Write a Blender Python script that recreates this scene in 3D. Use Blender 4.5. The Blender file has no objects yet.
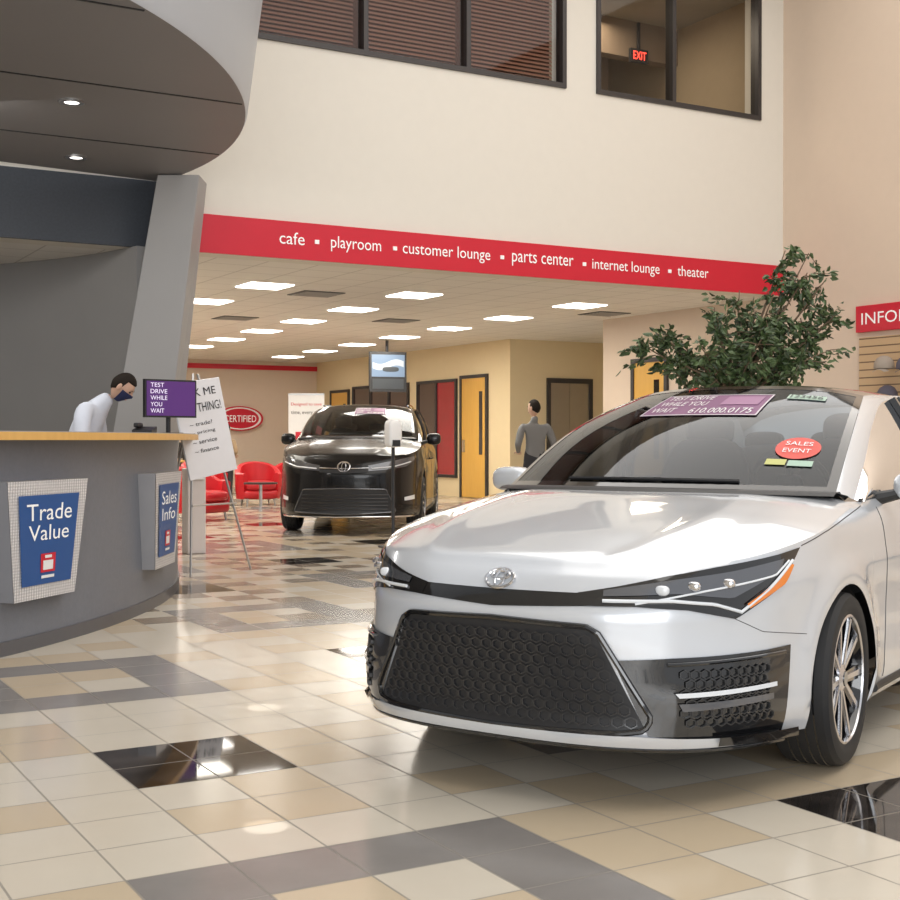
import bpy, bmesh, math, random
import numpy as np
from mathutils import Vector, Matrix
random.seed(7)
PI=math.pi
S=bpy.context.scene
S.view_settings.view_transform='Standard'

# ------------------------------------------------------------ materials
def newmat(name):
    m=bpy.data.materials.new(name); m.use_nodes=True
    return m, m.node_tree, m.node_tree.nodes['Principled BSDF']
def mat(name,col,rough=.5,metal=0,coat=0,emit=0,ecol=None,noise=.04,nscale=8,bump=0,bscale=60,spec=.5):
    m,nt,b=newmat(name)
    tc=nt.nodes.new('ShaderNodeTexCoord')
    n=nt.nodes.new('ShaderNodeTexNoise'); n.inputs['Scale'].default_value=nscale; n.inputs['Detail'].default_value=3
    nt.links.new(tc.outputs['Object'],n.inputs['Vector'])
    r=nt.nodes.new('ShaderNodeMapRange'); r.inputs['To Min'].default_value=1-noise; r.inputs['To Max'].default_value=1+noise
    nt.links.new(n.outputs['Fac'],r.inputs['Value'])
    v=nt.nodes.new('ShaderNodeVectorMath'); v.operation='SCALE'; v.inputs[0].default_value=col
    nt.links.new(r.outputs[0],v.inputs['Scale']); nt.links.new(v.outputs[0],b.inputs['Base Color'])
    b.inputs['Roughness'].default_value=rough; b.inputs['Metallic'].default_value=metal
    b.inputs['Coat Weight'].default_value=coat; b.inputs['Coat Roughness'].default_value=.03
    b.inputs['Specular IOR Level'].default_value=spec
    if emit:
        b.inputs['Emission Color'].default_value=(*(ecol or col),1); b.inputs['Emission Strength'].default_value=emit
    if bump:
        n2=nt.nodes.new('ShaderNodeTexNoise'); n2.inputs['Scale'].default_value=bscale
        nt.links.new(tc.outputs['Object'],n2.inputs['Vector'])
        bp=nt.nodes.new('ShaderNodeBump'); bp.inputs['Strength'].default_value=bump; bp.inputs['Distance'].default_value=.01
        nt.links.new(n2.outputs['Fac'],bp.inputs['Height']); nt.links.new(bp.outputs[0],b.inputs['Normal'])
    return m
def glassmat(name,tint,refl=1.0):
    m=bpy.data.materials.new(name); m.use_nodes=True; nt=m.node_tree; nt.nodes.clear()
    o=nt.nodes.new('ShaderNodeOutputMaterial'); t=nt.nodes.new('ShaderNodeBsdfTransparent'); t.inputs[0].default_value=(*tint,1)
    g=nt.nodes.new('ShaderNodeBsdfGlossy'); g.inputs['Roughness'].default_value=.02; g.inputs['Color'].default_value=(.95,.97,1,1)
    f=nt.nodes.new('ShaderNodeFresnel'); f.inputs['IOR'].default_value=1.5
    k=nt.nodes.new('ShaderNodeMath'); k.operation='MULTIPLY'; k.use_clamp=True; k.inputs[1].default_value=refl
    mx=nt.nodes.new('ShaderNodeMixShader')
    nt.links.new(f.outputs[0],k.inputs[0]); nt.links.new(k.outputs[0],mx.inputs[0])
    nt.links.new(t.outputs[0],mx.inputs[1]); nt.links.new(g.outputs[0],mx.inputs[2]); nt.links.new(mx.outputs[0],o.inputs[0])
    return m
def MT(nt,op,a,b=None,clamp=False):
    n=nt.nodes.new('ShaderNodeMath'); n.operation=op; n.use_clamp=clamp
    for i,x in enumerate([a,b]):
        if x is None: continue
        if isinstance(x,(int,float)): n.inputs[i].default_value=x
        else: nt.links.new(x,n.inputs[i])
    return n.outputs[0]
def MIX(nt,f,a,b):
    n=nt.nodes.new('ShaderNodeMix'); n.data_type='RGBA'
    if isinstance(f,(int,float)): n.inputs[0].default_value=f
    else: nt.links.new(f,n.inputs[0])
    for i,x in ((6,a),(7,b)):
        if isinstance(x,tuple): n.inputs[i].default_value=(*x,1)
        else: nt.links.new(x,n.inputs[i])
    return n.outputs[2]

def floor_mat():
    m,nt,b=newmat('floor_tile')
    g=nt.nodes.new('ShaderNodeNewGeometry'); s=nt.nodes.new('ShaderNodeSeparateXYZ'); nt.links.new(g.outputs['Position'],s.inputs[0])
    ux=MT(nt,'DIVIDE',MT(nt,'SUBTRACT',s.outputs[0],.70),.3); uy=MT(nt,'DIVIDE',MT(nt,'SUBTRACT',s.outputs[1],2.0),.3)
    tx=MT(nt,'FLOOR',ux); ty=MT(nt,'FLOOR',uy); fx=MT(nt,'SUBTRACT',ux,tx); fy=MT(nt,'SUBTRACT',uy,ty)
    cx=MT(nt,'FLOOR',MT(nt,'DIVIDE',ux,6)); cy=MT(nt,'FLOOR',MT(nt,'DIVIDE',uy,6))
    a=MT(nt,'SUBTRACT',tx,MT(nt,'MULTIPLY',cx,6)); bb=MT(nt,'SUBTRACT',ty,MT(nt,'MULTIPLY',cy,6))
    def rng(v,lo,hi): return MT(nt,'MULTIPLY',MT(nt,'GREATER_THAN',v,lo),MT(nt,'LESS_THAN',v,hi))
    inner=MT(nt,'MULTIPLY',rng(a,1.5,3.5),rng(bb,1.5,3.5)); outer=MT(nt,'MULTIPLY',rng(a,.5,4.5),rng(bb,.5,4.5))
    par=MT(nt,'FLOORED_MODULO',MT(nt,'ADD',cx,cy),2)
    black=MT(nt,'MULTIPLY',par,inner)
    gray=MT(nt,'MULTIPLY',MT(nt,'SUBTRACT',1,par),MT(nt,'SUBTRACT',outer,inner))
    ex=MT(nt,'MINIMUM',fx,MT(nt,'SUBTRACT',1,fx)); ey=MT(nt,'MINIMUM',fy,MT(nt,'SUBTRACT',1,fy))
    grout=MT(nt,'LESS_THAN',MT(nt,'MINIMUM',ex,ey),.012)
    cmb=nt.nodes.new('ShaderNodeCombineXYZ'); nt.links.new(tx,cmb.inputs[0]); nt.links.new(ty,cmb.inputs[1])
    wn=nt.nodes.new('ShaderNodeTexWhiteNoise'); wn.noise_dimensions='2D'; nt.links.new(cmb.outputs[0],wn.inputs['Vector'])
    no=nt.nodes.new('ShaderNodeTexNoise'); no.inputs['Scale'].default_value=4; no.inputs['Detail'].default_value=8; nt.links.new(g.outputs['Position'],no.inputs['Vector'])
    diag=MT(nt,'FLOORED_MODULO',MT(nt,'ADD',tx,ty),2)
    far=MT(nt,'MULTIPLY',MT(nt,'GREATER_THAN',s.outputs[1],8.0),diag)
    tan=MT(nt,'MAXIMUM',MT(nt,'MULTIPLY',MT(nt,'GREATER_THAN',wn.outputs['Value'],.58),1.0),MT(nt,'MULTIPLY',far,.8))
    base=MIX(nt,tan,(.68,.625,.53),(.60,.49,.345))
    base=MIX(nt,MT(nt,'MULTIPLY',no.outputs['Fac'],.35),base,(.55,.47,.37))
    farb=MT(nt,'MULTIPLY',far,MT(nt,'GREATER_THAN',wn.outputs['Value'],.35))
    base=MIX(nt,MT(nt,'MULTIPLY',farb,.8),base,(.20,.15,.11))
    gcol=MIX(nt,no.outputs['Fac'],(.20,.185,.175),(.30,.28,.265))
    c=MIX(nt,gray,base,gcol)
    n2=nt.nodes.new('ShaderNodeTexNoise'); n2.inputs['Scale'].default_value=9; n2.inputs['Detail'].default_value=10; nt.links.new(g.outputs['Position'],n2.inputs['Vector'])
    bcol=MIX(nt,MT(nt,'MULTIPLY',MT(nt,'POWER',n2.outputs['Fac'],3),1.2,True),(.008,.007,.007),(.12,.10,.09))
    c=MIX(nt,black,c,bcol)
    c=MIX(nt,MT(nt,'MULTIPLY',grout,.8),c,(.23,.21,.18))
    nt.links.new(c,b.inputs['Base Color'])
    r=MT(nt,'ADD',MT(nt,'MULTIPLY',grout,.4),MT(nt,'SUBTRACT',.17,MT(nt,'MULTIPLY',black,.13)))
    nt.links.new(r,b.inputs['Roughness']); b.inputs['Specular IOR Level'].default_value=.42
    bp=nt.nodes.new('ShaderNodeBump'); bp.inputs['Strength'].default_value=.25; bp.inputs['Distance'].default_value=.003
    nt.links.new(MT(nt,'SUBTRACT',1,grout),bp.inputs['Height']); nt.links.new(bp.outputs[0],b.inputs['Normal'])
    return m
def grid_mat(name,base,line,size,w,rough=.9,axes=(0,1),off=(0,0)):
    m,nt,b=newmat(name)
    g=nt.nodes.new('ShaderNodeNewGeometry'); s=nt.nodes.new('ShaderNodeSeparateXYZ'); nt.links.new(g.outputs['Position'],s.inputs[0])
    e=None
    for k,ax in enumerate(axes):
        f=MT(nt,'FRACT',MT(nt,'DIVIDE',MT(nt,'ADD',s.outputs[ax],100+off[k]),size)); d=MT(nt,'MINIMUM',f,MT(nt,'SUBTRACT',1,f))
        e=d if e is None else MT(nt,'MINIMUM',e,d)
    no=nt.nodes.new('ShaderNodeTexNoise'); no.inputs['Scale'].default_value=3; nt.links.new(g.outputs['Position'],no.inputs['Vector'])
    bc=MIX(nt,no.outputs['Fac'],base,tuple(x*.93 for x in base))
    nt.links.new(MIX(nt,MT(nt,'LESS_THAN',e,w/size/2),bc,line),b.inputs['Base Color']); b.inputs['Roughness'].default_value=rough
    return m
def diamond_mat():
    m,nt,b=newmat('diamond_plate')
    tc=nt.nodes.new('ShaderNodeTexCoord'); v=nt.nodes.new('ShaderNodeTexVoronoi'); v.inputs['Scale'].default_value=60; v.inputs['Randomness'].default_value=.1
    nt.links.new(tc.outputs['Object'],v.inputs['Vector'])
    bp=nt.nodes.new('ShaderNodeBump'); bp.inputs['Strength'].default_value=.8; bp.inputs['Distance'].default_value=.005; bp.invert=True
    nt.links.new(v.outputs['Distance'],bp.inputs['Height']); nt.links.new(bp.outputs[0],b.inputs['Normal'])
    nt.links.new(MIX(nt,MT(nt,'MULTIPLY',v.outputs['Distance'],1.3,True),(.95,.95,.97),(.42,.42,.45)),b.inputs['Base Color'])
    b.inputs['Metallic'].default_value=.2; b.inputs['Roughness'].default_value=.3
    return m
def wood_mat(name,c1,c2,scale=3):
    m,nt,b=newmat(name); tc=nt.nodes.new('ShaderNodeTexCoord'); mp=nt.nodes.new('ShaderNodeMapping'); mp.inputs['Scale'].default_value=(8,8,1)
    w=nt.nodes.new('ShaderNodeTexNoise'); w.inputs['Scale'].default_value=scale; w.inputs['Detail'].default_value=6
    nt.links.new(tc.outputs['Object'],mp.inputs[0]); nt.links.new(mp.outputs[0],w.inputs['Vector'])
    nt.links.new(MIX(nt,w.outputs['Fac'],c1,c2),b.inputs['Base Color']); b.inputs['Roughness'].default_value=.35
    return m

CREAM=mat('cream_paint',(.76,.725,.655),.75,noise=.02,bump=.15,bscale=150)
PEACH=mat('peach_paint',(.73,.60,.485),.75,noise=.02,bump=.15,bscale=150)
YELLOW=mat('yellow_paint',(.78,.64,.40),.7,noise=.02)
GRAYW=mat('gray_paint',(.33,.325,.325),.6,noise=.04,nscale=2)
SOFF=mat('soffit_gray',(.255,.248,.255),.55,noise=.04,nscale=1)
FASC=mat('fascia_gray',(.42,.445,.485),.4,noise=.03,nscale=2)
BEAM=mat('beam_slate',(.045,.053,.068),.5,noise=.25,nscale=40)
COUNT=mat('counter_gray',(.165,.178,.21),.4,noise=.10,nscale=30,bump=.1,bscale=80)
RED=mat('red_band_paint',(.62,.012,.035),.35)
REDF=mat('red_upholstery',(.50,.012,.02),.4)
WHITE=mat('white_vinyl',(.85,.85,.85),.4)
WHITEE=mat('white_lettering',(.9,.9,.9),.4,emit=.15)
BLACKM=mat('black_matte',(.02,.02,.022),.5)
BLACKG=mat('black_gloss',(.008,.008,.009),.08,coat=1)
DARKF=mat('dark_frame',(.05,.045,.045),.4,metal=.3)
WOODR=wood_mat('counter_wood',(.76,.46,.15),(.64,.36,.10))
DOORW=wood_mat('door_wood',(.76,.45,.10),(.66,.36,.07))
SLAT=grid_mat('slatwall_wood',(.58,.40,.23),(.15,.09,.05),.10,.016,.5,axes=(2,))
BLUE=mat('blue_sign',(.015,.085,.29),.35)
PURPLEE=mat('purple_screen',(.07,.02,.13),.3,emit=.8,ecol=(.05,.015,.10))
STEEL=mat('steel',(.55,.55,.56),.3,metal=.9)
DIAM=diamond_mat()
CEILT=grid_mat('ceiling_tile',(.86,.83,.78),(.60,.57,.53),.61,.02,.9)
LIGHTP=mat('light_panel',(1,1,1),.5,emit=9,ecol=(1,.95,.88))
GLASS=glassmat('window_glass',(.85,.83,.80),.55)
CARGL=glassmat('car_glass',(.46,.50,.52),1.0)
DKGL=glassmat('car_glass_dark',(.10,.11,.12),1.2)
SKIN=mat('skin',(.58,.36,.26),.5); HAIR=mat('dark_hair',(.02,.015,.012),.8,bump=.3,bscale=120,spec=.15)

# ------------------------------------------------------------ mesh builder
class MB:
    def __init__(s): s.v=[]; s.f=[]; s.m=[]
    def add(s,vs,fs,m=0,M=None):
        o=len(s.v)
        for p in vs:
            p=Vector(p); s.v.append(tuple(M@p) if M is not None else tuple(p))
        for f in fs: s.f.append(tuple(i+o for i in f)); s.m.append(m)
    def grid(s,P,m=0,M=None,cu=False,cv=False):
        nu=len(P); nv=len(P[0]); vs=[p for r in P for p in r]; fs=[]
        for i in range(nu if cu else nu-1):
            for j in range(nv if cv else nv-1):
                a=i*nv+j; b=((i+1)%nu)*nv+j; c=((i+1)%nu)*nv+(j+1)%nv; d=i*nv+(j+1)%nv
                fs.append((a,b,c,d))
        s.add(vs,fs,m,M)
    def box(s,lo,hi,m=0,M=None):
        x0,y0,z0=lo; x1,y1,z1=hi
        vs=[(x0,y0,z0),(x1,y0,z0),(x1,y1,z0),(x0,y1,z0),(x0,y0,z1),(x1,y0,z1),(x1,y1,z1),(x0,y1,z1)]
        s.add(vs,[(0,3,2,1),(4,5,6,7),(0,1,5,4),(1,2,6,5),(2,3,7,6),(3,0,4,7)],m,M)
    def hexa(s,b,t,m=0,M=None):
        s.add(list(b)+list(t),[(0,3,2,1),(4,5,6,7),(0,1,5,4),(1,2,6,5),(2,3,7,6),(3,0,4,7)],m,M)
    def rbox(s,c,h,m=0,M=None,e=4,n=12):
        P=[]
        def sp(w,k): return math.copysign(abs(w)**k,w)
        for i in range(n+1):
            a=-PI/2+PI*i/n; row=[]
            for j in range(2*n):
                b=2*PI*j/(2*n); k=2/e
                row.append((c[0]+h[0]*sp(math.cos(a),k)*sp(math.cos(b),k),c[1]+h[1]*sp(math.cos(a),k)*sp(math.sin(b),k),c[2]+h[2]*sp(math.sin(a),k)))
            P.append(row)
        s.grid(P,m,M,cv=True)
    def lathe(s,prof,n=32,m=0,M=None):
        s.grid([[(r*math.cos(2*PI*j/n),r*math.sin(2*PI*j/n),z) for j in range(n)] for r,z in prof],m,M,cv=True)
    def tube(s,pts,rad,n=10,m=0,M=None,caps=True):
        pts=[Vector(p) for p in pts]; k=len(pts)
        if not hasattr(rad,'__len__'): rad=[rad]*k
        rad=[float(r) for r in rad]
        P=[]; up=None
        for i,p in enumerate(pts):
            t=(pts[min(i+1,k-1)]-pts[max(i-1,0)]).normalized()
            if up is None: up=Vector((0,0,1)) if abs(t.z)<.9 else Vector((1,0,0))
            a=t.cross(up).normalized(); b=a.cross(t).normalized(); up=b
            P.append([tuple(p+(a*math.cos(2*PI*j/n)+b*math.sin(2*PI*j/n))*rad[i]) for j in range(n)])
        s.grid(P,m,M,cv=True)
        if caps:
            s.add(P[0],[tuple(range(n))],m,M); s.add(P[-1],[tuple(range(n))],m,M)
    def arcbox(s,C,r0,r1,a0,a1,z0,z1,m=0,n=64):
        P=[]
        for i in range(n+1):
            a=math.radians(a0+(a1-a0)*i/n); c,q=math.cos(a),math.sin(a)
            P.append([(C[0]+r0*c,C[1]+r0*q,z0),(C[0]+r1*c,C[1]+r1*q,z0),(C[0]+r1*c,C[1]+r1*q,z1),(C[0]+r0*c,C[1]+r0*q,z1)])
        s.grid(P,m,cv=True); s.add(P[0],[(0,1,2,3)],m); s.add(P[-1],[(3,2,1,0)],m)
    def obj(s,name,mats,parent=None,smooth=True,angle=35,merge=True,bevel=0):
        me=bpy.data.meshes.new(name); me.from_pydata(s.v,[],s.f); me.update()
        for mt in mats: me.materials.append(mt)
        for p,k in zip(me.polygons,s.m): p.material_index=k
        if merge:
            bm=bmesh.new(); bm.from_mesh(me); bmesh.ops.remove_doubles(bm,verts=bm.verts,dist=1e-4)
            bmesh.ops.recalc_face_normals(bm,faces=bm.faces); bm.to_mesh(me); bm.free()
        if smooth:
            for p in me.polygons: p.use_smooth=True
            try: me.set_sharp_from_angle(angle=math.radians(angle))
            except Exception: pass
        o=bpy.data.objects.new(name,me); S.collection.objects.link(o)
        if parent: o.parent=parent
        if bevel:
            bv=o.modifiers.new('b','BEVEL'); bv.width=bevel; bv.segments=2; bv.limit_method='ANGLE'
        return o
def empty(name,loc=(0,0,0),rz=0):
    o=bpy.data.objects.new(name,None); o.location=loc; o.rotation_euler=(0,0,rz); S.collection.objects.link(o); return o
def textmesh(body):
    cu=bpy.data.curves.new('t','FONT'); cu.body=body; cu.align_x='LEFT'; cu.resolution_u=3
    o=bpy.data.objects.new('t',cu); S.collection.objects.link(o)
    bpy.context.view_layer.update()
    me=bpy.data.meshes.new_from_object(o.evaluated_get(bpy.context.evaluated_depsgraph_get()))
    bpy.data.objects.remove(o)
    v=np.array([x.co[:] for x in me.vertices]); f=[tuple(p.vertices) for p in me.polygons]
    v=v[:,:2]; lo=v.min(0); v=v-lo; return v,f
def text_on(name,body,fn,mt,parent=None):
    """lay normalised text on a surface given by fn(u,v)"""
    v,f=textmesh(body); v=v/v.max(0)
    me=bpy.data.meshes.new(name); me.from_pydata([fn(float(a),float(b)) for a,b in v],[],f); me.materials.append(mt)
    o=bpy.data.objects.new(name,me); S.collection.objects.link(o); o.parent=parent; return o
def text_flat(name,body,org,xd,up,w,h,mt,parent=None):
    org=Vector(org); xd=Vector(xd).normalized(); up=Vector(up).normalized()
    return text_on(name,body,lambda a,b: tuple(org+xd*a*w+up*b*h),mt,parent)

# ------------------------------------------------------------ room shell
def simplebox(name,lo,hi,mt,bevel=0):
    b=MB(); b.box(lo,hi); return b.obj(name,[mt],smooth=False,merge=False,bevel=bevel)
YW=13.35; XR=13.05; ZC=3.2; ZH=8.2
simplebox('floor',(-12,-9,-.2),(18,32,0),floor_mat())
simplebox('ceiling_low',(-9,YW+.3,ZC),(16.6,31,ZC+.15),CEILT)
simplebox('ceiling_atrium',(-9,-3,ZH),(XR+.2,YW+.3,ZH+.2),mat('atrium_ceiling',(.7,.68,.64),.9))
hw=MB()
hw.box((-9,YW,ZC),(XR,YW+.3,5.58)); hw.box((-9,YW,7.4),(XR,YW+.3,ZH))
for a,b in ((-9,5.23),(9.37,9.84),(12.62,XR)): hw.box((a,YW,5.58),(b,YW+.3,7.4))
hw.obj('wall_header',[CREAM],smooth=False,merge=False)
wr=MB(); wr.box((XR,-3,0),(XR+.2,YW+.3,ZH)); wr.box((XR,YW+.3,0),(XR+.2,17.5,ZC)); 
wr.obj('wall_right',[PEACH],smooth=False,merge=False)
simplebox('wall_elevator',(13.9,21.7,0),(16.8,21.9,ZC),YELLOW)
simplebox('wall_side',(13.9,21.9,0),(14.1,31,ZC),YELLOW)
simplebox('wall_back',(-9,31,0),(14.1,31.2,ZC),PEACH)
simplebox('wall_recess',(16.6,17.5,0),(16.8,21.7,ZC),YELLOW)
simplebox('wall_left',(-9.2,-3,0),(-9,31,ZH),CREAM)
band=simplebox('trim_red_band',(4.2,YW-.04,ZC),(XR,YW,3.61),RED)
simplebox('trim_beam',(-9,YW-.05,ZC),(4.2,YW,3.9),BEAM)
simplebox('trim_back_band',(-2,30.97,2.98),(13.9,31,3.1),RED)
bb=MB(); bb.box((XR-.02,-3,0),(XR,17.5,.1)); bb.obj('baseboard_right',[BEAM],smooth=False,merge=False)
for w,x0,x1 in (('cafe',5.52,5.82),('playroom',6.14,6.77),('customer lounge',7.05,8.24),('parts center',8.55,9.46),('internet lounge',9.75,10.83),('theater',11.13,11.66)):
    has_desc=any(c in w for c in 'pyg'); hgt=.175 if has_desc else .135; lo=-.093 if has_desc else -.053
    text_flat('word_'+w.replace(' ','_'),w,(x0,YW-.047,3.41+lo),(1,0,0),(0,0,1),x1-x0,hgt,WHITEE,band)
sq=MB()
for x in (5.97,6.95,8.41,9.63,11.0): sq.box((x-.025,YW-.051,3.385),(x+.025,YW-.04,3.43))
sq.obj('bullets',[WHITEE],band,smooth=False,merge=False)

def window(name,x0,x1,mull):
    f=MB(); w=.06
    f.box((x0,YW-.03,5.58),(x1,YW+.12,5.58+w)); f.box((x0,YW-.03,7.33),(x1,YW+.12,7.4))
    for x in [x0]+[m-w/2 for m in mull]+[x1-w]: f.box((x,YW-.03,5.58+w),(x+w,YW+.12,7.33))
    g=MB(); g.add([(x0+w,YW+.04,5.58+w),(x1-w,YW+.04,5.58+w),(x1-w,YW+.04,7.33),(x0+w,YW+.04,7.33)],[(0,1,2,3)])
    e=empty(name,(0,0,0)); f.obj('frame',[DARKF],e,smooth=False,merge=False); g.obj('pane',[GLASS],e,smooth=False,merge=False); return e
window('window_1',5.23,9.37,[6.59,7.95]); window('window_2',9.84,12.62,[11.09])
bl=MB()
for k in range(34):
    z=5.68+k*.05
    for a,b in ((5.32,6.52),(6.65,7.88),(8.02,9.28)):
        bl.hexa([(a,YW+.16,z),(b,YW+.16,z),(b,YW+.19,z+.035),(a,YW+.19,z+.035)],[(a,YW+.161,z+.004),(b,YW+.161,z+.004),(b,YW+.191,z+.039),(a,YW+.191,z+.039)])
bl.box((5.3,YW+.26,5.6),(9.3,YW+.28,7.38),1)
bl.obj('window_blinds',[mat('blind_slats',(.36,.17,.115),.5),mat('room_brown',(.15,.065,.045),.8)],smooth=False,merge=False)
ur=MB(); ur.box((9.5,18,5.0),(13.2,18.1,7.6)); ur.box((13.05,YW+.3,5.0),(13.2,18,7.6)); ur.box((9.5,YW+.3,5.0),(9.6,18,7.6))
ur.box((9.6,YW+.3,7.5),(13.05,18,7.6),1); ur.box((9.6,YW+.3,4.9),(13.05,18,5.0),1)
ur.box((9.6,15.6,6.95),(13.05,15.8,7.5),2); ur.box((11.9,16.5,5.0),(12.4,16.9,7.5),2)
ur.obj('wall_upper_room',[mat('upper_room_paint',(.42,.33,.22),.8),mat('upper_room_ceiling',(.36,.33,.28),.9),mat('upper_bulkhead',(.22,.16,.11),.8)],smooth=False,merge=False)
ex=empty('exit_sign',(12.25,15.55,6.97)); q=MB(); q.box((-.16,-.03,-.1),(.16,.03,.1)); q.box((-.02,-.02,.1),(.02,.02,.5))
q.obj('housing',[BLACKM],ex,smooth=False,merge=False)
text_flat('exit_text','EXIT',(-.12,-.035,-.06),(1,0,0),(0,0,1),.24,.12,mat('exit_red',(.9,.03,.03),.5,emit=5,ecol=(1,.05,.03)),ex)

lp=MB()
for j in range(7):
    y=15.8+j*2.2
    for x in (3.7,6.35,8.55+j*.13,11.35+j*.15):
        if x<13.2: lp.box((x-.29,y-.29,ZC-.012),(x+.29,y+.29,ZC-.001))
lp.obj('ceiling_light_panels',[LIGHTP],smooth=False,merge=False)
vt=MB()
for x,y in ((7.3,16.3),(7.6,20.2),(12.4,16.6),(10.1,19.3)):
    vt.box((x-.3,y-.3,ZC-.012),(x+.3,y+.3,ZC-.001),0)
    for k in range(6): vt.box((x-.26,y-.25+k*.09,ZC-.02),(x+.26,y-.22+k*.09,ZC-.012),1)
vt.obj('ceiling_vents',[mat('vent_dark',(.12,.12,.12),.6),mat('vent_light',(.45,.43,.40),.5)],smooth=False,merge=False)

def mezz():
    C=(-1.3,12.2); b=MB(); n=120
    a1=math.degrees(math.asin((YW-.05-C[1])/5.6)); 
    rim=[]
    for i in range(n+1):
        a=math.radians(-178+(a1+178)*i/n); rim.append((math.cos(a),math.sin(a)))
    b.grid([[(C[0]+5.6*c,C[1]+5.6*s,3.9),(C[0]+5.62*c,C[1]+5.62*s,3.94),(C[0]+5.80*c,min(C[1]+5.80*s,YW-.01),5.3),(C[0]+6.0*c,min(C[1]+6.0*s,YW-.01),ZH-.01)] for c,s in rim],1)
    b.add([(C[0]+5.6*c,C[1]+5.6*s,3.9) for c,s in rim],[tuple(range(n+1))],0)
    for y in (8.05,9.9,11.75):
        h=math.sqrt(5.58**2-(y-C[1])**2); b.box((C[0]-h,y-.008,3.893),(C[0]+h,y+.008,3.9),2)
    b.obj('curved_mezzanine',[SOFF,FASC,BLACKM],smooth=True,angle=30)
mezz()
dl=empty('recessed_downlights',(0,0,0))
q=MB()
for x,y in ((2.58,10.5),(3.12,12.53),(-.2,10.2)):
    M=Matrix.Translation((x,y,3.89)); q.lathe([(.0,.0),(.06,0)],24,0,M); q.lathe([(.06,-.004),(.10,-.006),(.10,.008)],24,1,M)
q.obj('downlight_discs',[mat('lamp_glow',(1,1,1),.5,emit=4,ecol=(1,.95,.88)),STEEL],dl)
dw=MB(); dw.arcbox((-1.3,12.2),5.3,5.5,11,120,0,ZC-.001,n=70); dw.obj('wall_curved',[GRAYW],angle=30)
co=MB()
T=[(4.03,12.91,3.89),(4.40,12.70,3.89),(4.62,13.10,3.89),(4.25,13.28,3.89)]
Bo=[(3.44,13.26,0),(4.00,12.93,0),(4.23,13.23,0),(3.68,13.53,0)]
co.hexa(Bo,T); co.obj('slanted_column',[GRAYW],smooth=False,bevel=.01)

def door_x(name,x,y0,y1,zt=2.45):
    e=empty(name,(x,(y0+y1)/2,0)); h=(y1-y0)/2; f=MB(); w=.07
    f.box((-.05,-h,0),(-.001,-h+w,zt)); f.box((-.05,h-w,0),(-.001,h,zt)); f.box((-.05,-h+w,zt-w),(-.001,h-w,zt)); f.obj('frame',[DARKF],e,smooth=False,merge=False)
    s=MB(); s.box((-.03,-h+w,.01),(-.002,h-w,zt-w)); s.box((-.034,-h+.2,.9),(-.03,-h+.33,zt-.35),1); s.box((-.08,h-.2,.95),(-.03,h-.17,1.2),2)
    s.obj('leaf',[DOORW,BLACKG,STEEL],e,smooth=False,merge=False)
door_x('door_1',13.9,22.5,23.6,2.55); door_x('door_2',13.9,29.0,30.1); door_x('door_3',XR,15.8,16.7,2.5)
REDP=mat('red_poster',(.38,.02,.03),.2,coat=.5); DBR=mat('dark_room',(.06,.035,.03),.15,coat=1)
def winx(name,x,y0,y1,z0,z1,n,pm):
    e=empty(name,(x,(y0+y1)/2,0)); h=(y1-y0)/2; f=MB(); w=.06
    f.box((-.05,-h,z0),(-.001,h,z0+w)); f.box((-.05,-h,z1-w),(-.001,h,z1))
    for k in range(n+1):
        y=-h+(2*h-w)*k/n; f.box((-.05,y,z0+w),(-.001,y+w,z1-w))
    f.obj('frame',[DARKF],e,smooth=False,merge=False)
    p=MB()
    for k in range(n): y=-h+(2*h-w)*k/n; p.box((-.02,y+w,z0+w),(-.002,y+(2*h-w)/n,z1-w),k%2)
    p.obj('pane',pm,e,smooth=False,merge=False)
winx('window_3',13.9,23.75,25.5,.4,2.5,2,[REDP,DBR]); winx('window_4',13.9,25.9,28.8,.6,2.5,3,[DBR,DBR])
el=empty('elevator',(15.33,21.7,0)); q=MB()
q.box((-.56,-.05,0),(-.48,-.001,2.45)); q.box((.48,-.05,0),(.56,-.001,2.45)); q.box((-.48,-.05,2.35),(.48,-.001,2.45)); q.box((-.48,-.02,0.01),(-.004,-.001,2.35),1); q.box((.004,-.02,0.01),(.48,-.001,2.35),1)
q.obj('doors',[DARKF,mat('elevator_steel',(.36,.33,.29),.3,metal=.8)],el,smooth=False,merge=False)

inf=empty('information_sign',(XR,11.98,2.76)); q=MB(); q.box((-.06,-2.6,-.17),(0,0,.17)); q.obj('panel',[RED],inf,smooth=False,bevel=.005)
text_flat('sign_text','INFORMATION',(-.064,-.1,-.075),(0,-1,0),(0,0,1),1.75,.15,WHITEE,inf)
slat=simplebox('slatwall_panel',(XR-.06,9.3,0),(XR-.021,11.92,2.52),SLAT)
cp=MB()
for y,z,m in ((11.35,2.12,0),(11.0,2.1,1),(10.6,2.12,0),(11.3,1.75,1)):
    M=Matrix.Translation((XR-.24,y,z))@Matrix.Rotation(math.radians(200),4,'Z')
    cp.lathe([(.125,-.03),(.128,.0),(.12,.05),(.09,.10),(.04,.13),(.0,.135)],20,m,M)
    cp.grid([[(.09+.10*t,.10*s*(1-.3*t*t),-.03-.02*t-.03*s*s) for s in np.linspace(-1,1,9)] for t in np.linspace(0,1,5)],m,M)
    cp.tube([(XR-.062,y,z-.02),(XR-.2,y,z)],.008,6,2)
cp.obj('caps',[mat('cap_tan',(.35,.30,.25),.8),mat('cap_gray',(.10,.09,.12),.8),STEEL],slat)

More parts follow.
